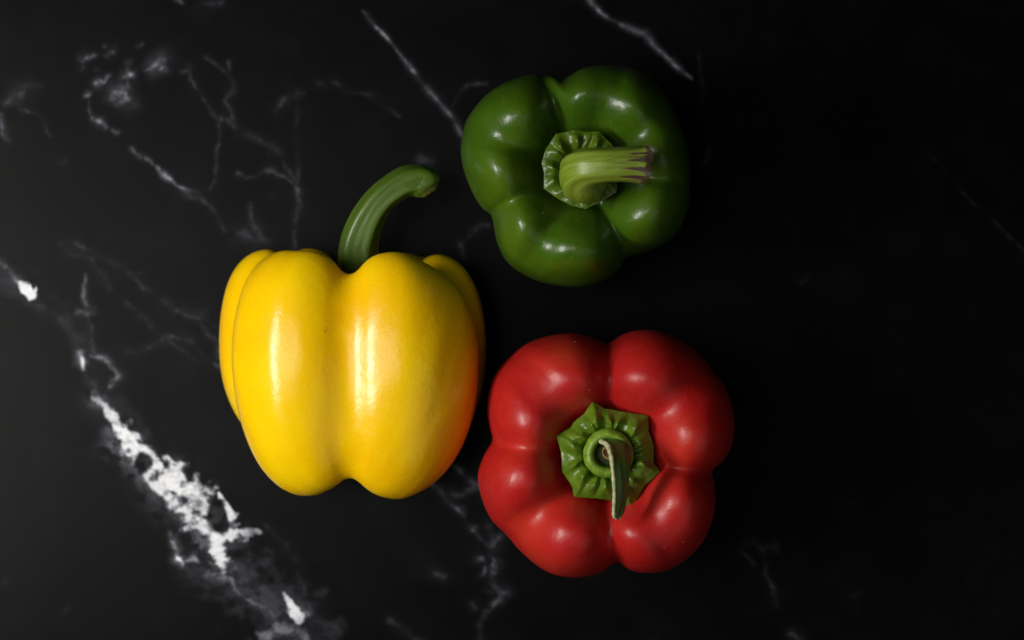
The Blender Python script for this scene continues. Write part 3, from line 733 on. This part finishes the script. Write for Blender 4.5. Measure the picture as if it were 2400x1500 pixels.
# collar (mostly hidden in the cavity)
ang = np.linspace(0, 2 * np.pi, 18, endpoint=False)
outl = [(.0125 * (1 + .08 * (i % 2)) * math.cos(a), .0125 * (1 + .08 * (i % 2)) * math.sin(a)) for i, a in enumerate(ang)]
V, F, _, _ = calyx(outl, .0075, [(0, .0002), (.3, .002), (.6, .0028), (1, .0012)], [(i * 40, .0018, 9, .55) for i in range(9)], 51)
V[:, 2] += .0675
mesh_obj('calyx', to_world_y(V), F, M_CALYX_G, yel)
ly = lambda px, py, z: np.array([wpt(px, py, z)[0] - yb[0], wpt(px, py, z)[1] - yb[1], z])
ypath = [ly(842, 690, .040), ly(840, 640, .042), ly(839, 595, .045), ly(846, 553, .047), ly(864, 508, .049), ly(893, 467, .050), ly(930, 437, .050), ly(958, 424, .0495), ly(988, 425, .0485), ly(1003, 446, .0485)]
def ysect(ph, t):
    return 1 + (.085 * math.cos(5 * ph + 1.1) + .025 * math.cos(10 * ph + 2.2)) * (1 - .8 * max(0, (t - .75) / .25)) - .28 * max(0, (t - .93) / .07) ** 2.5
V, F, UV, ring, fr = sweep(ypath, [.0068, .0067, .0064, .0060, .0053, .0048, .0048, .0050, .0054, .0058], ysect, 120, 60)
stem_y = mesh_obj('stem', V, F, M_STEM_Y, yel, uv=UV)
Vc, Fc = cut_cap(V[ring], fr[1], -.0012, rough=.0004, seed=9)
mesh_obj('cut_end', Vc, Fc, M_CUT_Y, stem_y)

# ------------------------------------------------------------------ small marks on the skins
from mathutils.bvhtree import BVHTree
def marker(root, body, items):
    me = body.data; off = Vector(root.location)
    tree = BVHTree.FromPolygons([v.co for v in me.vertices], [tuple(p.vertices) for p in me.polygons])
    o = Vector((0, 0, HC)) - off
    for (name, px, py, lx, lw, ang, mat) in items:
        w = Vector(wpt(px, py, 0.0)) - off
        hit, nrm, _, _ = tree.ray_cast(o, (w - o).normalized())
        if hit is None: continue
        u = Vector((math.cos(R(ang)), math.sin(R(ang)), 0)); u = (u - nrm * u.dot(nrm)).normalized(); t = nrm.cross(u)
        V = []; n = 10
        for k, (sc, h) in enumerate(((1.0, -.00005), (.75, .00006), (.3, .0001))):
            for j in range(n):
                a = 2 * math.pi * j / n
                wob = 1 + .22 * math.sin(3 * a + px) + .12 * math.sin(5 * a + py)
                V.append(hit + u * (lx * sc * wob * math.cos(a)) + t * (lw * sc * wob * math.sin(a)) + nrm * h)
        F = grid_faces(3, n) + [tuple(range(2 * n, 3 * n))]
        mesh_obj(name, V, F, mat, body)
def body_of(r): return [c for c in r.children if c.name.startswith('body')][0]
marker(yel, body_of(yel), [('speck', 763, 776, .00055, .00035, 80, M_SPECK), ('speck', 765, 768, .00022, .00016, 0, M_SPECK), ('speck', 934, 641, .00028, .00022, 20, M_SPECK), ('speck', 595, 868, .00020, .00016, 60, M_SPECK), ('speck', 592, 874, .00016, .00012, 0, M_SPECK)])
marker(grn, body_of(grn), [('fleck', 1272, 500, .00055, .00025, 60, M_FLECK), ('fleck', 1353, 518, .00016, .00014, 0, M_FLECK), ('fleck', 1265, 273, .00022, .00014, 30, M_FLECK)])
marker(red, body_of(red), [('scratch', 1160, 1140, .0009, .00020, 20, M_WARM), ('scratch', 1192, 1128, .0016, .00016, 58, M_WARM), ('scratch', 1172, 1124, .0006, .00016, -35, M_WARM), ('fleck', 1381, 914, .00020, .00016, 0, M_FLECK), ('fleck', 1347, 801, .00030, .00022, 0, M_FLECK), ('fleck', 1268, 1058, .00018, .00014, 0, M_FLECK), ('fleck', 1601, 1270, .00022, .00018, 0, M_FLECK), ('fleck', 1556, 1282, .00018, .00014, 0, M_FLECK), ('fleck', 1285, 905, .00018, .00014, 0, M_FLECK), ('scratch', 1315, 842, .0007, .00016, 75, M_WARM)])
